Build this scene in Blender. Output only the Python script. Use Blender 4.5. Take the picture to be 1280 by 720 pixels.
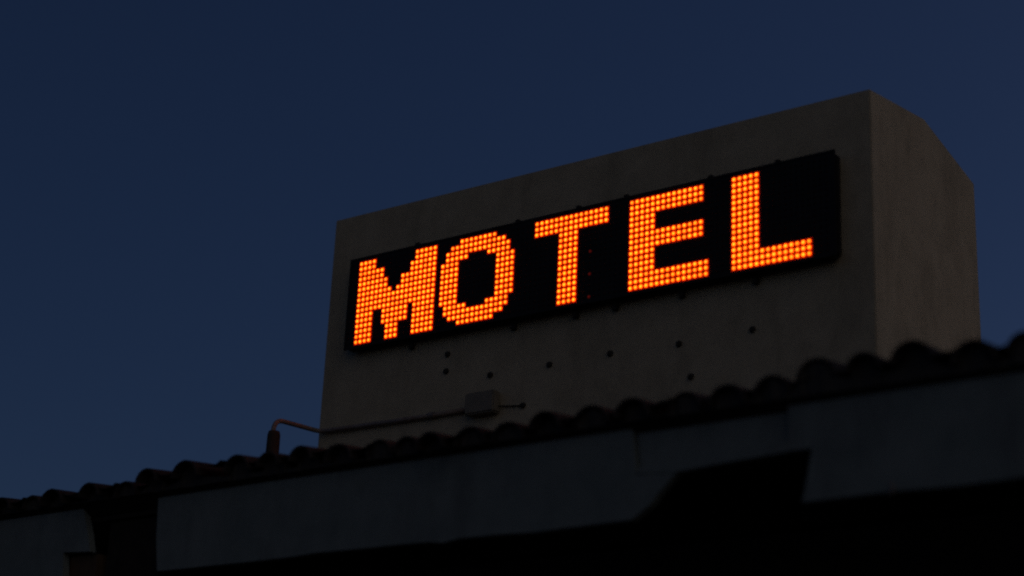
import bpy, bmesh, math, random
from mathutils import Matrix, Vector
random.seed(7)
scene = bpy.context.scene
for o in list(bpy.data.objects):
    bpy.data.objects.remove(o)

# ------------------------------------------------------------------ camera
cam_data = bpy.data.cameras.new("camera")
cam = bpy.data.objects.new("camera", cam_data)
scene.collection.objects.link(cam)
scene.camera = cam
cam_data.sensor_width = 36.0
cam_data.lens = 63.736
cam_data.clip_start = 0.1
cam_data.clip_end = 8000
RIGHT, DOWN, FWD = ((0.811974, 0.58206, 0.043639), (-0.166663, 0.302846, -0.938354), (-0.559394, 0.754645, 0.342911))
cam.matrix_world = Matrix(((RIGHT[0], -DOWN[0], -FWD[0], 9.487),
                           (RIGHT[1], -DOWN[1], -FWD[1], -10.670),
                           (RIGHT[2], -DOWN[2], -FWD[2], 1.600),
                           (0, 0, 0, 1)))
cam_data.dof.use_dof = True                     # hand-held, wide open, focused on the sign
cam_data.dof.focus_distance = 14.5
cam_data.dof.aperture_fstop = 0.45
cam_data.dof.aperture_blades = 7

# ------------------------------------------------------------------ sky and added fill lamp
SUN_EL, SUN_AZ = math.radians(15), math.radians(38)
world = bpy.data.worlds.new("World")
scene.world = world
world.use_nodes = True
wn = world.node_tree.nodes
sky = wn.new("ShaderNodeTexSky")
sky.sky_type = 'NISHITA'
sky.sun_disc = False
sky.sun_elevation = SUN_EL
sky.sun_rotation = SUN_AZ
sky.dust_density = 1.2
sky.ozone_density = 7.0
tint = wn.new("ShaderNodeMix")
tint.data_type = 'RGBA'
tint.blend_type = 'MULTIPLY'
tint.inputs["Factor"].default_value = 1.0
tint.inputs["B"].default_value = (1.12, 0.86, 0.92, 1)
world.node_tree.links.new(sky.outputs[0], tint.inputs["A"])
world.node_tree.links.new(tint.outputs["Result"], wn["Background"].inputs[0])
wn["Background"].inputs[1].default_value = 0.0190

sun_data = bpy.data.lights.new("warm_fill", 'SUN')
sun_data.energy = 0.183
sun_data.color = (1.0, 0.89, 0.77)
sun_data.angle = math.radians(80)
sun = bpy.data.objects.new("warm_fill", sun_data)
scene.collection.objects.link(sun)
FILL_AZ = math.radians(119)                     # added warm fill, aimed apart from the sky's sun to brighten front and right walls
sd = Vector((math.sin(FILL_AZ) * math.cos(SUN_EL), math.cos(FILL_AZ) * math.cos(SUN_EL), math.sin(SUN_EL)))
sun.rotation_euler = (-sd).to_track_quat('-Z', 'Y').to_euler()
sun.location = sd * 60

vs = scene.view_settings
vs.view_transform = 'Standard'
vs.look = 'None'
vs.gamma = 1.0
vs.use_curve_mapping = False
vs.exposure = 0.0
scene.cycles.use_denoising = False
scene.cycles.pixel_filter_type = 'BLACKMAN_HARRIS'
scene.cycles.filter_width = 2.25


# ------------------------------------------------------------------ helpers
def link(o, parent=None):
    scene.collection.objects.link(o)
    if parent is not None:
        o.parent = parent
    return o


def empty(name, loc):
    o = bpy.data.objects.new(name, None)
    o.location = loc
    o.empty_display_size = 0.3
    return link(o)


def tag(o, label=None, category=None, group=None, kind=None):
    for k, v in (("label", label), ("category", category), ("group", group), ("kind", kind)):
        if v:
            o[k] = v
    return o


class MB:
    """collects shapes in world coordinates; build() links them as one mesh object"""

    def __init__(self):
        self.bm = bmesh.new()

    def box(self, x0, x1, y0, y1, z0, z1, bevel=0.0):
        r = bmesh.ops.create_cube(self.bm, size=1.0)
        for v in r['verts']:
            v.co = Vector(((x0 + x1) / 2 + v.co.x * (x1 - x0), (y0 + y1) / 2 + v.co.y * (y1 - y0), (z0 + z1) / 2 + v.co.z * (z1 - z0)))
        if bevel:
            es = {e for v in r['verts'] for e in v.link_edges}
            bmesh.ops.bevel(self.bm, geom=list(es), offset=bevel, segments=2, affect='EDGES')
        return self

    def prism(self, pts, axis, a, b):
        """polygon (two coords each) extruded along axis 'x' or 'y' from a to b"""
        def mk(p, t):
            return (t, p[0], p[1]) if axis == 'x' else (p[0], t, p[1])
        va = [self.bm.verts.new(mk(p, a)) for p in pts]
        vb = [self.bm.verts.new(mk(p, b)) for p in pts]
        self.bm.faces.new(va)
        self.bm.faces.new(list(reversed(vb)))
        n = len(pts)
        for i in range(n):
            self.bm.faces.new((va[i], vb[i], vb[(i + 1) % n], va[(i + 1) % n]))
        return self

    def tube(self, pts, r, seg=14, cap=True):
        pts = [Vector(p) for p in pts]
        rs = r if isinstance(r, (list, tuple)) else [r] * len(pts)
        rings = []
        up = None
        for i, p in enumerate(pts):
            t = (pts[min(i + 1, len(pts) - 1)] - pts[max(i - 1, 0)]).normalized()
            if up is None:
                up = t.orthogonal().normalized()
            up = (up - t * up.dot(t)).normalized()
            s = t.cross(up)
            rings.append([self.bm.verts.new(p + (up * math.cos(2 * math.pi * k / seg) + s * math.sin(2 * math.pi * k / seg)) * rs[i]) for k in range(seg)])
        for a, b in zip(rings, rings[1:]):
            for k in range(seg):
                self.bm.faces.new((a[k], a[(k + 1) % seg], b[(k + 1) % seg], b[k]))
        if cap:
            self.bm.faces.new(list(reversed(rings[0])))
            self.bm.faces.new(rings[-1])
        return self

    def build(self, name, mat, parent=None, smooth=False):
        bmesh.ops.recalc_face_normals(self.bm, faces=self.bm.faces[:])
        me = bpy.data.meshes.new(name)
        if parent is not None:
            self.bm.transform(Matrix.Translation(-parent.location))
        self.bm.to_mesh(me)
        self.bm.free()
        me.materials.append(mat)
        if smooth:
            me.polygons.foreach_set("use_smooth", [True] * len(me.polygons))
        return link(bpy.data.objects.new(name, me), parent)


def arc(p0, p1, p2, n=8):
    """quadratic bend from p0 to p2 round the corner p1"""
    p0, p1, p2 = Vector(p0), Vector(p1), Vector(p2)
    return [p0 * (1 - t) ** 2 + p1 * 2 * t * (1 - t) + p2 * t * t for t in (i / n for i in range(n + 1))]


def material(name, c1, c2, scale=3.0, rough=0.85, bump=0.0, bump_scale=80.0, bump_dist=0.004, spec=0.3,
             metal=0.0, stain=None, stain_scale=(1, 1, 1), stain_amt=0.5):
    m = bpy.data.materials.new(name)
    m.use_nodes = True
    nt = m.node_tree
    N, L = nt.nodes, nt.links
    b = N["Principled BSDF"]
    tc = N.new("ShaderNodeTexCoord")
    nz = N.new("ShaderNodeTexNoise")
    nz.inputs["Scale"].default_value = scale
    nz.inputs["Detail"].default_value = 8
    nz.inputs["Roughness"].default_value = 0.65
    L.new(tc.outputs["Object"], nz.inputs["Vector"])
    rp = N.new("ShaderNodeValToRGB")
    rp.color_ramp.elements[0].position = 0.32
    rp.color_ramp.elements[1].position = 0.68
    rp.color_ramp.elements[0].color = (*c1, 1)
    rp.color_ramp.elements[1].color = (*c2, 1)
    L.new(nz.outputs["Fac"], rp.inputs[0])
    col = rp.outputs[0]
    if stain:
        mp = N.new("ShaderNodeMapping")
        mp.inputs["Scale"].default_value = stain_scale
        L.new(tc.outputs["Object"], mp.inputs["Vector"])
        n2 = N.new("ShaderNodeTexNoise")
        n2.inputs["Scale"].default_value = 1.0
        n2.inputs["Detail"].default_value = 6
        n2.inputs["Roughness"].default_value = 0.7
        L.new(mp.outputs[0], n2.inputs["Vector"])
        r2 = N.new("ShaderNodeValToRGB")
        r2.color_ramp.elements[0].position = 0.5
        r2.color_ramp.elements[1].position = 0.72
        r2.color_ramp.elements[0].color = (0, 0, 0, 1)
        r2.color_ramp.elements[1].color = (stain_amt,) * 3 + (1,)
        L.new(n2.outputs["Fac"], r2.inputs[0])
        mx = N.new("ShaderNodeMix")
        mx.data_type = 'RGBA'
        L.new(r2.outputs[0], mx.inputs["Factor"])
        L.new(col, mx.inputs["A"])
        mx.inputs["B"].default_value = (*stain, 1)
        col = mx.outputs["Result"]
    L.new(col, b.inputs["Base Color"])
    b.inputs["Roughness"].default_value = rough
    b.inputs["Specular IOR Level"].default_value = spec
    b.inputs["Metallic"].default_value = metal
    if bump:
        n3 = N.new("ShaderNodeTexNoise")
        n3.inputs["Scale"].default_value = bump_scale
        n3.inputs["Detail"].default_value = 5
        L.new(tc.outputs["Object"], n3.inputs["Vector"])
        bp = N.new("ShaderNodeBump")
        bp.inputs["Strength"].default_value = bump
        bp.inputs["Distance"].default_value = bump_dist
        L.new(n3.outputs["Fac"], bp.inputs["Height"])
        L.new(bp.outputs[0], b.inputs["Normal"])
    return m


def led_material(name, core, mid, rim, strength):
    """diffused LED lens: amber chip in the middle, camera bloom painted as deep red towards the rim"""
    m = bpy.data.materials.new(name)
    m.use_nodes = True
    nt = m.node_tree
    N, L = nt.nodes, nt.links
    N.remove(N["Principled BSDF"])
    at = N.new("ShaderNodeAttribute")
    at.attribute_name = "led"
    sp = N.new("ShaderNodeSeparateColor")
    L.new(at.outputs["Color"], sp.inputs[0])
    rp = N.new("ShaderNodeValToRGB")
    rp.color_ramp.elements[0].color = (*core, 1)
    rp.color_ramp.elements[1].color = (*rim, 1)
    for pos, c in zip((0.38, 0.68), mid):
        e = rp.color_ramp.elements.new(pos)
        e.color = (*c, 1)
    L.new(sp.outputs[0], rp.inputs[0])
    em = N.new("ShaderNodeEmission")
    L.new(rp.outputs[0], em.inputs["Color"])
    mu = N.new("ShaderNodeMath")
    mu.operation = 'MULTIPLY'
    mu.inputs[1].default_value = strength
    L.new(sp.outputs[1], mu.inputs[0])
    L.new(mu.outputs[0], em.inputs["Strength"])
    L.new(em.outputs[0], N["Material Output"].inputs[0])
    return m


# ------------------------------------------------------------------ materials
M_STUCCO = material("tan_stucco", (0.36, 0.292, 0.195), (0.44, 0.358, 0.242), 5.0, 0.95, 0.4, 38, 0.005, 0.1,
                    stain=(0.24, 0.195, 0.13), stain_scale=(2.6, 2.6, 0.9), stain_amt=0.65)
M_FASCIA = material("weathered_grey_paint", (0.135, 0.152, 0.142), (0.185, 0.200, 0.184), 3.0, 0.9, 0.35, 30, 0.004, 0.1,
                    stain=(0.08, 0.082, 0.08), stain_scale=(2.2, 2.2, 0.7), stain_amt=0.6)
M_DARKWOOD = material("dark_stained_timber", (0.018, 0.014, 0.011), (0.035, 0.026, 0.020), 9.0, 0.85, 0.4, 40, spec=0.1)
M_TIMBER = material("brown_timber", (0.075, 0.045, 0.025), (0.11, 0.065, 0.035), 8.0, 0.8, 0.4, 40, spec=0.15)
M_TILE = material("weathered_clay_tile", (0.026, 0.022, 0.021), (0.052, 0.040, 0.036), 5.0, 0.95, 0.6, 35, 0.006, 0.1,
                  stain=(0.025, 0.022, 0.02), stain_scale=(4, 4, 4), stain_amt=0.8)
M_MORTAR = material("dark_mortar", (0.04, 0.035, 0.032), (0.06, 0.052, 0.046), 12.0, 0.95, spec=0.1)
M_WALL = material("plaster_wall", (0.16, 0.14, 0.12), (0.21, 0.18, 0.155), 3.0, 0.95, 0.5, 50, spec=0.1)
M_CABINET = material("black_metal_cabinet", (0.010, 0.009, 0.009), (0.016, 0.014, 0.014), 4.0, 0.7, spec=0.2)
M_LENS = material("unlit_lens", (0.010, 0.004, 0.003), (0.014, 0.005, 0.004), 4.0, 0.6, spec=0.15)
M_IRON = material("dark_iron", (0.022, 0.020, 0.018), (0.040, 0.035, 0.031), 20.0, 0.8, spec=0.2)
M_PIPE = material("galvanised_pipe", (0.16, 0.128, 0.110), (0.22, 0.175, 0.150), 14.0, 0.6, spec=0.4,
                  stain=(0.16, 0.08, 0.05), stain_scale=(6, 6, 6), stain_amt=0.8)
M_RUST = material("rusty_sleeve", (0.030, 0.025, 0.021), (0.06, 0.042, 0.034), 11.0, 0.9, 0.5, 60, spec=0.1)
M_BOX = material("painted_box_metal", (0.16, 0.136, 0.100), (0.21, 0.175, 0.130), 9.0, 0.7, spec=0.25)
M_ASPHALT = material("asphalt", (0.035, 0.035, 0.036), (0.055, 0.055, 0.055), 0.8, 0.95, 0.6, 60, spec=0.15)
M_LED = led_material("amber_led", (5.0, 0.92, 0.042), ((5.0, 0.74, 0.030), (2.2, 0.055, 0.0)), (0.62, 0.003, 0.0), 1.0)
M_LED_DIM = led_material("failing_red_led", (0.06, 0.004, 0.003), ((0.06, 0.004, 0.003), (0.05, 0.003, 0.002)), (0.02, 0.0, 0.0), 1.0)

# ------------------------------------------------------------------ ground
g = MB()
v = [g.bm.verts.new(p) for p in ((-3000, -3000, 0), (3000, -3000, 0), (3000, 3000, 0), (-3000, 3000, 0))]
g.bm.faces.new(v)
tag(g.build("ground", M_ASPHALT), kind="structure")

# ------------------------------------------------------------------ motel building (eave, fascia, tiles, porch)
EAVE_Y = -2.0
SLOPE = 0.20
RIDGE_Y, BACK_Y = 4.0, 10.0
X0, X1 = -12.4, 13.5
motel = empty("motel_building", (0.0, 0.0, 0.0))
tag(motel, "low motel building with clay tile eave and peeling grey fascia under the lit sign", "building")

MB().box(X0 + 0.4, X1 - 0.4, 0.45, 0.65, 0, 4.40).build("wall", M_WALL, motel)
MB().box(X0 + 0.4, X1 - 0.4, 8.2, 8.4, 0, 4.40).build("wall", M_WALL, motel)
MB().box(X0 + 0.4, X0 + 0.6, 0.655, 8.195, 0, 4.40).build("wall", M_WALL, motel)
MB().box(X1 - 0.6, X1 - 0.4, 0.655, 8.195, 0, 4.40).build("wall", M_WALL, motel)
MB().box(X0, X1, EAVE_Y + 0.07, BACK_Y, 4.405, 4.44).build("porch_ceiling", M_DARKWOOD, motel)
# roof deck: a shallow gable under the tiles
ez = 4.50
rz = ez + (RIDGE_Y - EAVE_Y) * SLOPE
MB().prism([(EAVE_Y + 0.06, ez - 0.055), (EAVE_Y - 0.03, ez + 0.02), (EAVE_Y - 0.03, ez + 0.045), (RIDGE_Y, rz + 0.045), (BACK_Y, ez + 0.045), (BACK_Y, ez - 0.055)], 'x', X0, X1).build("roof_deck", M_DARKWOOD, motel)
# porch beam hidden in the dark behind the fascia
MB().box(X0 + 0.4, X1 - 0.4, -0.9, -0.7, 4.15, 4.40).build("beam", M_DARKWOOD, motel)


def wobble(pts, step=0.22, amp=0.006):
    """add small irregularities along the long edges of a board outline"""
    out = []
    n = len(pts)
    for i in range(n):
        a, b = Vector(pts[i]), Vector(pts[(i + 1) % n])
        d = (b - a).length
        k = max(1, int(d / step))
        nrm = Vector((-(b - a).y, (b - a).x)) / max(d, 1e-6)
        out.append(tuple(a))
        for j in range(1, k):
            p = a.lerp(b, j / k) + nrm * random.uniform(-amp, amp)
            out.append(tuple(p))
    return out


def board(pts, y0, y1, label=None):
    o = MB().prism(wobble(pts), 'y', y0, y1).build("fascia_board", M_FASCIA, motel)
    if label:
        o["label"] = label
    return o


FT, FB = 4.535, 3.955
board([(X0, FB), (-0.865, FB), (-0.905, 4.185), (-0.615, 4.168), (-0.66, 4.30), (-0.745, 4.50), (X0, 4.50)], -2.0, -1.94,
      "short grey fascia board left of the black gap")
board([(0.105, FB + 0.012), (0.9, FB + 0.006), (1.6, FB + 0.016), (2.5, FB + 0.004), (2.62, FB - 0.012), (2.74, FB + 0.004), (3.3, FB - 0.01), (3.99, FB),
       (4.11, 4.03), (4.16, 4.085), (4.285, 4.20), (4.285, 4.235), (4.02, 4.215), (3.98, FT - 0.012), (2.6, FT - 0.006), (0.9, 4.505), (0.035, 4.492), (0.06, 4.2)], -2.0, -1.94,
      "long grey fascia board under the lit sign")
board([(4.025, 4.262), (4.50, 4.288), (4.995, 4.308), (4.995, FT - 0.02), (4.0, FT - 0.05)], -1.972, -1.93,
      "set-back patch board above the black notch")
board([(4.03, 4.221), (4.285, 4.203), (4.72, 4.225), (4.998, 4.236), (4.998, 4.296), (4.50, 4.276), (4.03, 4.252)], -2.005, -1.95,
      "narrow sagging strip along the top of the black notch")
board([(5.0, 4.239), (5.143, 4.241), (5.115, 4.09), (5.08, FB - 0.01), (5.5, FB - 0.006), (6.2, FB - 0.01), (X1, FB - 0.01), (X1, 4.565), (6.3, 4.565), (5.6, 4.55), (5.0, 4.535)], -2.003, -1.94,
      "grey fascia board right of the black notch")
# timber ends seen in the openings of the fascia
MB().box(-0.90, -0.60, -1.93, -1.80, 3.93, 4.165, 0.006).build("timber_end", M_TIMBER, motel)
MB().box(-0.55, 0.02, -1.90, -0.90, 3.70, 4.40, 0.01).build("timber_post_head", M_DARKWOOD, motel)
# small debris caught on the lower edge
MB().tube([(5.60, -2.008, 3.93), (5.612, -2.012, 3.96), (5.603, -2.006, 4.0)], [0.006, 0.012, 0.004], 6).build("nail", M_PIPE, motel)

# tiles: barrel rows over pans, every tile a lapped half cone; one mesh, a surface pattern of the roof
PEAKS = [(-1.24, 4.621), (-0.96, 4.633), (-0.55, 4.643), (-0.22, 4.636), (0.05, 4.67), (0.41, 4.705), (0.88, 4.676), (1.19, 4.678),
         (1.49, 4.669), (1.81, 4.65), (2.10, 4.654), (2.34, 4.632), (2.57, 4.630), (2.84, 4.644), (3.14, 4.635), (3.44, 4.636), (3.73, 4.651),
         (4.05, 4.647), (4.37, 4.65), (4.67, 4.655), (4.94, 4.667), (5.20, 4.728), (5.50, 4.707), (5.79, 4.718), (6.12, 4.678), (6.39, 4.69)]
cols = list(PEAKS)
x = PEAKS[0][0] - 0.3
while x > X0 + 0.1:
    cols.insert(0, (x + random.uniform(-0.02, 0.02), 4.63 + random.uniform(-0.02, 0.02)))
    x -= 0.3
x = PEAKS[-1][0] + 0.3
while x < X1 - 0.1:
    cols.append((x + random.uniform(-0.02, 0.02), 4.67 + random.uniform(-0.025, 0.03)))
    x += 0.3

tiles = MB()


def barrel(cx, y0, z0, ln, r0, r1, up, yaw, dirn=1, seg=9, th=0.014, slope=SLOPE, flat=0.95):
    """half-cone tile running up the slope from its lower end; up=1 hump, up=-1 pan; z0 is the crown (or trough) height"""
    rings = []
    for t, r in ((0.0, r0), (0.5, (r0 + r1) / 2), (1.0, r1)):
        y = y0 + dirn * ln * t
        zc = z0 + ln * t * slope
        for rr in (r, r - th):
            ring = []
            for k in range(seg):
                a = math.pi * k / (seg - 1)
                ring.append(tiles.bm.verts.new((cx + math.cos(a) * rr + yaw * ln * t, y, zc + up * (math.sin(a) * rr - r0) * flat)))
            rings.append(ring)
    bm = tiles.bm
    for a, b in ((0, 2), (2, 4), (3, 1), (5, 3), (1, 0), (4, 5)):
        for k in range(seg - 1):
            bm.faces.new((rings[a][k], rings[a][k + 1], rings[b][k + 1], rings[b][k]))
    for k in (0, seg - 1):
        bm.faces.new((rings[0][k], rings[2][k], rings[3][k], rings[1][k]))
        bm.faces.new((rings[2][k], rings[4][k], rings[5][k], rings[3][k]))


NC = 17
for i, (cx, pz) in enumerate(cols):
    nx = cols[i + 1][0] if i + 1 < len(cols) else cx + 0.3
    jig = random.uniform(-0.045, 0.045)
    for j in range(NC):
        blend = min(1.0, j / 4)
        zz = pz * (1 - blend) + 4.645 * blend
        y0 = EAVE_Y - 0.11 + jig * (1 - blend) + j * 0.355
        r = 0.114 * random.uniform(0.86, 1.12)
        barrel(cx + random.uniform(-0.008, 0.008), y0, zz + j * 0.355 * SLOPE + random.uniform(-0.012, 0.010), 0.43, r, r * 0.82, 1,
               random.uniform(-0.07, 0.07), slope=SLOPE - 0.03 + random.uniform(-0.02, 0.015))
        barrel((cx + nx) / 2, y0 + 0.02, min(zz, 4.69) - 0.062 + j * 0.355 * SLOPE, 0.43, 0.10, 0.085, -1, 0, slope=SLOPE - 0.03, flat=0.3)
    for j in range(NC):
        y0 = BACK_Y + 0.1 - j * 0.355
        barrel(cx, y0, 4.645 + j * 0.355 * SLOPE, 0.43, 0.11, 0.09, 1, 0, dirn=-1, slope=SLOPE - 0.03, seg=6)
        barrel((cx + nx) / 2, y0, 4.645 - 0.118 + j * 0.355 * SLOPE, 0.43, 0.10, 0.085, -1, 0, dirn=-1, slope=SLOPE - 0.03, seg=6)
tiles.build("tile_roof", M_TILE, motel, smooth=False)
# ridge caps
rc = MB()
xx = X0
while xx < X1:
    zr = rz + 0.19
    rc.tube([(xx, RIDGE_Y, zr - 0.06), (xx + 0.40, RIDGE_Y, zr - 0.09)], [0.12, 0.10], 12)
    xx += 0.36
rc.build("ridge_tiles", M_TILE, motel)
# mortar bedding under the eave tiles: one wavy strip
ms = MB()
top = []
for cx, pz in cols:
    for k in range(9):
        a = math.pi * (1 - k / 8)
        top.append((cx + 0.098 * math.cos(a), pz - 0.118 + 0.10 * math.sin(a) + random.uniform(-0.004, 0.004), random.uniform(-0.012, 0.012)))
rows = []
for px_, pz_, dy in top:
    rows.append([ms.bm.verts.new(p) for p in ((px_, EAVE_Y - 0.050 + dy, 4.525), (px_, EAVE_Y - 0.050 + dy, max(pz_, 4.53)), (px_, EAVE_Y + 0.03, max(pz_, 4.53)), (px_, EAVE_Y + 0.03, 4.525))])
for a, b in zip(rows, rows[1:]):
    for k in range(4):
        ms.bm.faces.new((a[k], b[k], b[(k + 1) % 4], a[(k + 1) % 4]))
ms.bm.faces.new(rows[0])
ms.bm.faces.new(list(reversed(rows[-1])))
ms.build("eave_mortar", M_MORTAR, motel)
# warped timber batten between the tiles and the fascia
MB().tube([(0.70, -2.012, 4.548), (1.2, -2.016, 4.553), (1.75, -2.014, 4.548)], 0.010, 6).build("eave_batten", M_FASCIA, motel)
MB().tube([(4.12, -2.014, 4.562), (4.6, -2.018, 4.569), (5.02, -2.014, 4.566)], 0.012, 6).build("eave_batten", M_TIMBER, motel)

# ------------------------------------------------------------------ sign tower
TX0, TX1, TY0, TY1 = -0.440, 4.574, 0.12, 2.02
tower = empty("sign_tower", ((TX0 + TX1) / 2, 1.06, 4.95))
tag(tower, "tan stucco rooftop tower with a low gabled top carrying the lit sign", "tower")
tb = MB()
prof = [(TY0, 4.93), (TY0, 7.466), (1.07, 7.622), (TY1, 7.445), (TY1, 4.93)]
tb.prism(prof, 'x', TX0, TX1)
bmesh.ops.bevel(tb.bm, geom=tb.bm.edges[:], offset=0.007, segments=2, affect='EDGES')
tb.build("stucco_body", M_STUCCO, tower)
# dark anchor studs left from an older sign
for hx, hz in ((0.884, 6.045), (0.878, 5.905), (1.318, 5.808), (1.880, 5.809), (2.431, 5.814), (3.026, 5.796), (3.129, 5.530), (3.630, 5.808), (1.647, 5.516)):
    MB().tube([(hx, TY0 + 0.01, hz), (hx, TY0 - 0.004, hz), (hx, TY0 - 0.016, hz), (hx, TY0 - 0.022, hz)], [0.027, 0.026, 0.021, 0.010], 12).build("anchor_stud", M_IRON, tower)

# ------------------------------------------------------------------ LED sign
P = 0.046
ZR = 6.941
FACE_Y = 0.008
sign = empty("led_sign", (2.11, 0.06, 6.20))
tag(sign, "black LED sign spelling MOTEL in glowing orange dots on the stucco tower", "sign")
cab = MB()
cab.box(-0.125, 4.345, 0.012, 0.118, 6.202, 7.000, 0.028)
cab.build("cabinet", M_CABINET, sign)
fr = MB()
fr.box(-0.127, 4.347, 0.000, 0.012, 6.985, 7.002)
fr.box(-0.127, 4.347, 0.000, 0.012, 6.200, 6.216)
fr.box(-0.127, -0.112, 0.000, 0.012, 6.218, 6.983)
fr.box(4.332, 4.347, 0.000, 0.012, 6.218, 6.983)
fr.build("frame", M_CABINET, sign)
MB().box(-0.111, 4.331, 0.004, 0.0115, 6.217, 6.984).build("face_panel", M_CABINET, sign)

SPANS = {
    'M': (0, {0: '0-3 13-17', 1: '0-3 13-17', 2: '0-5 12-17', 3: '0-5 12-17', 4: '0-6 10-17', 5: '0-6 10-17', 6: '0-7 9-17', 7: '0-17', 8: '0-17', 9: '0-17',
              10: '0-3 6-11 13-17', 11: '0-3 6-11 13-17', 12: '0-3 6-11 13-17', 13: '0-3 7-9 13-17', 14: '0-3 7-9 13-17', 15: '0-3 7-9 13-17'}),
    'O': (19, {0: '4-11', 1: '2-13', 2: '1-14', 3: '1-5 10-14', **{r: '0-3 12-15' for r in range(4, 12)}, 12: '1-5 10-14', 13: '1-14', 14: '2-13', 15: '4-11'}),
    'T': (39, {**{r: '0-14' for r in range(3)}, **{r: '5-8' for r in range(3, 16)}}),
    'E': (58, {**{r: '0-13' for r in (0, 1, 2, 6, 7, 8)}, **{r: '0-4' for r in (3, 4, 5, 9, 10, 11, 12)}, **{r: '0-14' for r in (13, 14, 15)}}),
    'L': (77, {**{r: '0-4' for r in range(13)}, **{r: '0-13' for r in (13, 14, 15)}}),
}


def led_mesh(name, spots, mat, radius, height, parent, lit=True):
    verts, faces, att = [], [], []
    seg = 16
    for c, r in spots:
        x, z = c * P, ZR - r * P
        var = random.choice((1.0, 1.0, 0.96, 1.06, 0.88, 0.78, 1.0, 0.66)) * random.uniform(0.94, 1.04) if lit else 1.0
        base = len(verts)
        verts.append((x, FACE_Y - 0.004 - height, z))
        att.append((0.0, var))
        prof_ = ((0.4, 0.94), (0.7, 0.72), (0.9, 0.38), (1.0, 0.0))
        for q, h in prof_:
            for k in range(seg):
                a = 2 * math.pi * k / seg
                verts.append((x + radius * q * math.cos(a), FACE_Y - 0.004 - height * h, z + radius * q * math.sin(a)))
                att.append((q * 0.7 if lit else q, var))
        for k in range(seg):
            faces.append((base, base + 1 + (k + 1) % seg, base + 1 + k))
            for t in range(len(prof_) - 1):
                a0 = base + 1 + t * seg
                faces.append((a0 + k, a0 + (k + 1) % seg, a0 + seg + (k + 1) % seg, a0 + seg + k))
        if lit:                                     # added glowing red skirt fills the cell, imitating camera bloom round the dots
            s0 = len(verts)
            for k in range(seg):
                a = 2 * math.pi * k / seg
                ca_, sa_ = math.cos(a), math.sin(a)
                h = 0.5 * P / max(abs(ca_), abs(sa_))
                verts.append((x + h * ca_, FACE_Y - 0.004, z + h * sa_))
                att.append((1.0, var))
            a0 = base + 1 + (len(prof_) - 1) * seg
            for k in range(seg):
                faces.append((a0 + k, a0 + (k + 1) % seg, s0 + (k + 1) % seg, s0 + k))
    me = bpy.data.meshes.new(name)
    L = parent.location
    me.from_pydata([(a - L.x, b - L.y, c - L.z) for a, b, c in verts], [], faces)
    ca = me.color_attributes.new("led", 'FLOAT_COLOR', 'POINT')
    for i, (q, vr) in enumerate(att):
        ca.data[i].color = (q, vr, 0, 1)
    me.polygons.foreach_set("use_smooth", [True] * len(me.polygons))
    me.materials.append(mat)
    return link(bpy.data.objects.new(name, me), parent)


lit = set()
for ch, (c0, rows) in SPANS.items():
    spots = []
    for r, spec in rows.items():
        for s in spec.split():
            a, b = map(int, s.split('-'))
            spots += [(c0 + c, r) for c in range(a, b + 1)]
    lit.update(spots)
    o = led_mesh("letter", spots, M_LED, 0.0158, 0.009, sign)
    o["label"] = "glowing orange dotted letter " + ch
dim = [(50, 7), (50, 11), (50, 15)]
lit.update(dim)
for d in dim:
    led_mesh("dim_lamp", [d], M_LED_DIM, 0.013, 0.008, sign, lit=False)
unlit = led_mesh("unlit_lamps", [(c, r) for c in range(-2, 94) for r in range(16) if (c, r) not in lit], M_LENS, 0.012, 0.005, sign, lit=False)
unlit["kind"] = "stuff"
# fixing lugs above and below the cabinet
for lx in (0.52, 1.54, 2.12, 2.56, 3.296, 3.854):
    MB().box(lx - 0.020, lx + 0.020, 0.075, 0.1185, 7.004, 7.062, 0.004).build("fixing_lug", M_IRON, sign)
for lx in (0.52, 1.54, 2.12, 2.48, 3.06, 3.669):
    MB().box(lx - 0.020, lx + 0.020, 0.075, 0.1185, 6.140, 6.200, 0.004).build("fixing_lug", M_IRON, sign)

# ------------------------------------------------------------------ conduit
PX, PY = -0.405, -0.44
con = empty("electrical_conduit", (PX, PY, 5.0))
tag(con, "bent metal conduit rising from a rusty sleeve beside the tower", "pipe")
MB().tube([(PX, PY, 4.85), (PX, PY, 5.20), (PX, PY, 5.205), (PX, PY, 5.225), (PX, PY, 5.40), (PX, PY, 5.43), (PX, PY, 5.435)],
          [0.075, 0.073, 0.062, 0.054, 0.052, 0.044, 0.02], 18).build("sleeve", M_RUST, con, True)
path = [(PX, PY - 0.01, 5.40)] + arc((PX, PY - 0.012, 5.44), (PX, PY - 0.004, 5.535), (PX, PY + 0.10, 5.538)) + \
    arc((PX, 0.02, 5.560), (PX, 0.085, 5.563), (PX + 0.07, 0.086, 5.558)) + [(0.4, 0.088, 5.546), (1.16, 0.088, 5.545)]
MB().tube(path, 0.0195, 14).build("pipe", M_PIPE, con, True)
MB().box(1.150, 1.432, 0.022, 0.1185, 5.480, 5.655, 0.012).build("junction_box", M_BOX, con)
MB().tube([(0.75, 0.088, 5.5455), (0.81, 0.088, 5.5455)], 0.026, 14).build("coupling", M_PIPE, con)
MB().tube([(1.43, 0.095, 5.535), (1.50, 0.105, 5.528), (1.58, 0.108, 5.520), (1.64, 0.110, 5.516)], 0.006, 8).build("cable", M_IRON, con, True)
